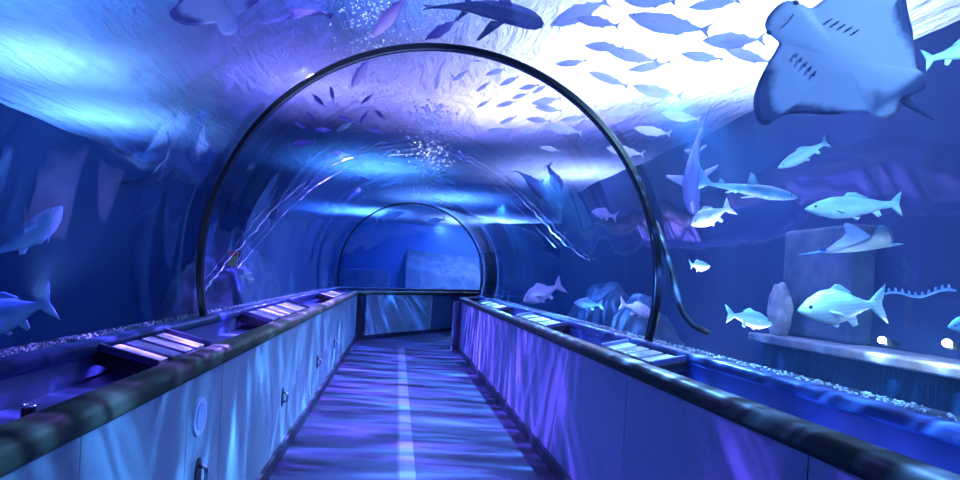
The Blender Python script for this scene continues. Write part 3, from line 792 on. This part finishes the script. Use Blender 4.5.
# bead modelled in place of a reflected caustic, slanting back over the roof
def on_tube(px, py, r):
    d = .5
    while d < 12.4:
        p = P(px, py, d)
        if math.hypot(p.x - TX, p.z - TZ) >= r: return p
        d += .01
    return P(px, py, d)
GLINT = [(205, 292), (225, 264), (247, 240), (280, 204), (317, 174), (367, 152), (413, 145), (446, 152), (482, 169), (511, 190), (540, 219), (565, 243), (592, 262)]
def bead(pts, r, label, wob=0.0):
    fine = []
    pts = [Vector((*p, 0)) for p in pts]
    for i in range(len(pts) - 1):
        p0, p1, p2, p3 = pts[max(i - 1, 0)], pts[i], pts[i + 1], pts[min(i + 2, len(pts) - 1)]
        for k in range(10):
            t = k / 10; q = .5 * ((2 * p1) + (p2 - p0) * t + (2 * p0 - 5 * p1 + 4 * p2 - p3) * t * t + (3 * p1 - p0 - 3 * p2 + p3) * t ** 3)
            fine.append(on_tube(q.x + rnd.gauss(0, wob), q.y + rnd.gauss(0, wob), TR - .03))
    bm = bmesh.new(); add_tube(bm, fine, [r * rnd.uniform(.4, 1.4) * (.25 + .75 * abs(math.sin(i * .31) * math.sin(i * .13 + 1))) for i, _ in enumerate(fine)], 8)
    return tag(from_bm('caustic_arc', bm, M['beadmat'], smooth=True), label, 'bead')
M['beadmat'] = pbr('glossy caustic glint', (.35, .45, .8), .12, 0, spec=1.0)
bead(GLINT, .008, 'glossy white bead standing in for a reflected caustic, arching across the tunnel roof, outer one', .7)
bead([(x + (430 - x) * .055, y + 9 - .02 * abs(x - 410)) for x, y in GLINT[1:-1]], .004, 'thin glossy reflected caustic line just under the thicker one', .5)

# ------------------------------------------------------------------ fittings on the parapet
def sign(side, y0, y1, cards, label, tilt=.0):
    """dark tray bridging the trough, with printed cards"""
    a, b = (SXL + .052, WL - .099) if side < 0 else (WR + .099, SXR - .052)
    e = empty('sign_tray', ((a + b) / 2, (y0 + y1) / 2, 1.095)); tag(e, label, 'sign'); e.rotation_euler = (0, math.radians(-13 * side), 0)
    hw, hl = abs(b - a) / 2 - .012, (y1 - y0) / 2
    bm = bmesh.new(); add_box(bm, (-hw, -hl, -.068), (hw, hl, -.01), .006); from_bm('tray', bm, M['tray'], e)
    for lo, hi in (((-hw, -hl, -.009), (hw, -hl + .018, .022)), ((-hw, hl - .018, -.009), (hw, hl, .022))):
        bm = bmesh.new(); add_box(bm, lo, hi, .004); from_bm('rim', bm, M['cardedge'], e)
    n = len(cards); w = (2 * hl - .06) / n
    for k, c in enumerate(cards):
        ya = -hl + .03 + w * k + w * .14; yb = -hl + .03 + w * (k + 1) - w * .14
        bm = bmesh.new(); add_box(bm, (-hw + .02, ya, -.009), (hw - .02, yb, .004), .002); cd_ = from_bm('card', bm, M[c], e)
        bm = bmesh.new(); add_box(bm, (-hw * .5, ya + .02, .0045), (hw * .1, yb - .02, .0055)); from_bm('picture', bm, M['cardblue' if c == 'card' else 'card'], cd_)
    return e
M['cardedge'] = pbr('dark metal rim', (.10, .10, .25), .35, .3)
sign(-1, 2.48, 3.2, ['card', 'cardblue', 'cardblue', 'card'], 'black sign tray with pale cards in the left trough nearest the viewer')
sign(-1, 4.75, 6.7, ['card', 'cardblue', 'card', 'cardblue', 'card'], 'sign tray in the left trough just past the large hoop')
sign(-1, 9.3, 11.2, ['card', 'cardblue', 'card', 'card'], 'sign tray in the left trough by the bend')
sign(1, 3.35, 4.2, ['card', 'card', 'card', 'card'], 'black sign tray with four pale cards in the right trough beside the hoop foot')
sign(1, 5.7, 7.2, ['card', 'card', 'cardblue'], 'dark sign tray in the right trough below the pale pink fish')
sign(1, 8.6, 10.6, ['cardblue', 'card', 'cardblue'], 'farthest sign tray in the right trough before the bend')
# on the near left trough: paper and a short pipe stub
bm = bmesh.new(); add_box(bm, (-1.21, 1.60, .986), (-1.06, 1.75, .990)); tag(from_bm('paper', bm, M['paper']), 'white paper lying in the left trough at the frame edge', 'paper')
bm = bmesh.new(); pc = P(28, 417, 1.72)
add_tube(bm, [(0, 0, 0), (0, 0, .042)], .021, 18); o = from_bm('pipe_stub', bm, M['black'], smooth=False); o.location = (-1.12, 1.86, .9855); tag(o, 'short dark pipe stub standing in the left trough near the paper', 'pipe')
bm = bmesh.new(); add_tube(bm, [(.018 * math.cos(a), .018 * math.sin(a), .043) for a in [2 * PI * k / 20 for k in range(21)]], .005, 6, cap=False); from_bm('pipe_rim', bm, M['chrome'], o, True)
# round covers and latches on the left parapet: parts of its panels
def cover(y, z, r, parent):
    bm = bmesh.new(); add_tube(bm, [(WL, y, z), (WL + .012, y, z)], r, 40); c = from_bm('round_cover', bm, M['plate'], parent)
    bm = bmesh.new(); add_tube(bm, [(WL + .011, y, z), (WL + .016, y, z)], r * .72, 40); from_bm('cover_centre', bm, M['plate_in'], c)
def latch(y, z, parent, h=.075):
    bm = bmesh.new(); add_tube(bm, [(WL, y, z), (WL + .008, y, z)], .04, 24)
    for v in bm.verts: v.co.z = z + (v.co.z - z) * h / .04
    c = from_bm('latch', bm, M['black'], parent)
    bm = bmesh.new(); add_tube(bm, [(WL + .004, y, z - h * .55), (WL + .038, y, z - h * .4), (WL + .042, y, z), (WL + .038, y, z + h * .4), (WL + .004, y, z + h * .55)], .010, 8)
    from_bm('latch_handle', bm, M['chrome'], c, True)
def on_left(px, py):
    d = .3
    while P(px, py, d).x > WL: d += .005
    return P(px, py, d)
p = on_left(198, 416); cover(p.y, p.z, .085, pl[3])
for i, (px, py) in enumerate(((197, 474), (282, 397), (317, 362), (334, 344))):
    p = on_left(px, py); latch(p.y, p.z, pl[[3, 5, 7, 9][i]])


# ------------------------------------------------------------------ light
def area(name, loc, size, power, col, rot=(0, 0, 0), spread=PI):
    l = bpy.data.lights.new(name, 'AREA'); l.shape = 'DISK'; l.size = size; l.energy = power; l.color = col; l.spread = spread
    o = bpy.data.objects.new(name, l); C.objects.link(o); o.location = loc; o.rotation_euler = rot
    return o
S_ = 2.3
area('tank_lamp', (2.5, 5.1, 4.75), 1.3, 300, (.84, .84, 1), spread=S_)
area('tank_lamp', (3.0, 2.4, 4.75), .5, 50, (.50, .64, 1), spread=S_)
area('tank_lamp', (1.3, 7.0, 4.75), .8, 130, (.56, .42, 1), spread=S_)
area('tank_lamp', (-.9, 6.6, 4.75), .6, 36, (.46, .36, 1), spread=S_)
area('tank_lamp', (3.2, 11.0, 4.75), .9, 130, (.74, .68, 1), spread=S_)
area('tank_lamp', (-4.5, 8.6, 4.75), .6, 90, (.36, .68, 1), spread=S_)
area('tank_lamp', (-3.9, 6.2, 4.75), .6, 70, (.34, .62, 1), spread=S_)
area('tank_lamp', (-3.2, 4.0, 4.75), .6, 50, (.14, .40, 1), spread=S_)
area('tank_lamp', (0.0, 4.0, 4.75), .8, 22, (.10, .28, 1), spread=S_)
area('tank_lamp', (-.6, 11.5, 4.75), 1.2, 110, (.14, .46, 1), spread=S_)
area('tank_lamp', (1.2, 15.5, 4.75), 1.2, 180, (.20, .46, 1), spread=S_)
area('tank_lamp', (3.2, 21.0, 4.75), 1.4, 900, (.62, .74, 1), spread=S_)
area('tank_lamp', (-1.5, 20.0, 4.75), 1.6, 420, (.2, .45, 1), spread=S_)

def under(loc, target, power, col, size=.25, spread=2.2):  # unseen fill lights added to brighten fish, rays and the far wall
    o = area('underwater_fill', loc, size, power, col, spread=spread)
    o.rotation_euler = (Vector(target) - Vector(loc)).to_track_quat('-Z', 'Y').to_euler(); return o
def spot(loc, target, power, col, cone):  # unseen spots added only to whiten the bubble streams
    l = bpy.data.lights.new('bubble_fill_spot', 'SPOT'); l.energy = power; l.color = col; l.spot_size = math.radians(cone); l.spot_blend = .6; l.shadow_soft_size = .04
    o = bpy.data.objects.new('bubble_fill_spot', l); C.objects.link(o); o.location = loc
    o.rotation_euler = (Vector(target) - Vector(loc)).to_track_quat('-Z', 'Y').to_euler()
under((-1.75, 2.9, 1.3), (-1.3, 4.0, 3.3), 14, (.5, .62, 1), .12, 1.6)
spot((-1.10, 2.05, 1.10), P(372, 25, 4.3), 700, (.75, .82, 1), 26)
spot((-1.10, 4.2, 1.10), P(430, 150, 8.6), 3600, (.8, .86, 1), 11)
under((2.0, 1.5, .9), (2.6, 4.2, 2.6), 5, (.30, .62, 1))
under((1.2, 19.0, 3.0), (3.6, 24, 2.6), 600, (.5, .7, 1))
under((2.2, 1.2, 3.1), (2.9, 4.3, 1.4), 36, (.46, .88, 1))
under((2.2, 4.0, .7), (2.5, 5.2, 3.4), 42, (.60, .56, 1), .25, 1.3)
under((-1.9, 2.0, .9), (-2.2, 5.0, 2.6), 5, (.20, .45, 1))

def gobo(name, loc, target, power, col, cone=130, sx=2.6, sy=10.5, lo=.42, hi=.75, floor_=.08, seed=0.0):
    l = bpy.data.lights.new(name, 'SPOT'); l.energy = power; l.color = col; l.spot_size = math.radians(cone); l.spot_blend = .8; l.shadow_soft_size = .01
    o = bpy.data.objects.new(name, l); C.objects.link(o); o.location = loc
    l.use_nodes = True; nt = l.node_tree
    for n in list(nt.nodes): nt.nodes.remove(n)
    out = nt.nodes.new('ShaderNodeOutputLight'); em = nt.nodes.new('ShaderNodeEmission')
    geo = nt.nodes.new('ShaderNodeTexCoord')
    sep = nt.nodes.new('ShaderNodeSeparateXYZ'); nt.links.new(geo.outputs['Normal'], sep.inputs[0])
    az = N(nt, 'ShaderNodeMath', operation='ABSOLUTE'); nt.links.new(sep.outputs['Z'], az.inputs[0])
    mx = N(nt, 'ShaderNodeMath', operation='MAXIMUM'); nt.links.new(az.outputs[0], mx.inputs[0]); mx.inputs[1].default_value = .05
    dx = N(nt, 'ShaderNodeMath', operation='DIVIDE'); nt.links.new(sep.outputs['X'], dx.inputs[0]); nt.links.new(mx.outputs[0], dx.inputs[1])
    dy = N(nt, 'ShaderNodeMath', operation='DIVIDE'); nt.links.new(sep.outputs['Y'], dy.inputs[0]); nt.links.new(mx.outputs[0], dy.inputs[1])
    mxx = N(nt, 'ShaderNodeMath', operation='MULTIPLY'); nt.links.new(dx.outputs[0], mxx.inputs[0]); mxx.inputs[1].default_value = sx
    myy = N(nt, 'ShaderNodeMath', operation='MULTIPLY'); nt.links.new(dy.outputs[0], myy.inputs[0]); myy.inputs[1].default_value = sy
    cmb = nt.nodes.new('ShaderNodeCombineXYZ'); nt.links.new(mxx.outputs[0], cmb.inputs[0]); nt.links.new(myy.outputs[0], cmb.inputs[1]); cmb.inputs[2].default_value = seed
    nz = N(nt, 'ShaderNodeTexNoise', Scale=1.0, Detail=1.6, Roughness=.5, Distortion=.5); nt.links.new(cmb.outputs[0], nz.inputs['Vector'])
    mr = N(nt, 'ShaderNodeMapRange'); mr.inputs['From Min'].default_value = lo; mr.inputs['From Max'].default_value = hi
    mr.inputs['To Min'].default_value = floor_; mr.inputs['To Max'].default_value = 1.0
    nt.links.new(nz.outputs['Fac'], mr.inputs[0])
    pw = N(nt, 'ShaderNodeMath', operation='POWER'); nt.links.new(mr.outputs[0], pw.inputs[0]); pw.inputs[1].default_value = 2.3
    nt.links.new(pw.outputs[0], em.inputs['Strength']); nt.links.new(em.outputs[0], out.inputs[0])
    return o
for i, y in enumerate((1.2, 4.0, 6.8, 9.6)):
    gobo('ripple_light', (-.7, y, 2.85), (.9, y, .4), (500, 4800, 7000, 8000)[i], (.24, .15, 1), seed=i * 7.3)
    gobo('ripple_light', (1.5, y - .6, 2.62), (-.6, y - .6, .4), (6500, 6000, 5600, 6500)[i], (.15, .44, 1), seed=i * 5.1 + 40, floor_=.18)
gobo('ripple_light', (1.0, 12.6, 2.85), (.6, 14.4, .4), 3600, (.06, .22, 1), seed=90)

w = bpy.data.worlds.new('world'); SC.world = w; w.use_nodes = True
w.node_tree.nodes['Background'].inputs[0].default_value = (.01, .02, .06, 1)
w.node_tree.nodes['Background'].inputs[1].default_value = .3
SC.view_settings.view_transform = 'Standard'; SC.view_settings.look = 'None'
SC.view_settings.gamma = 1; SC.view_settings.exposure = 0.0; SC.view_settings.use_curve_mapping = False
SC.cycles.max_bounces = 10; SC.cycles.transparent_max_bounces = 24; SC.cycles.volume_bounces = 1
SC.cycles.use_denoising = True
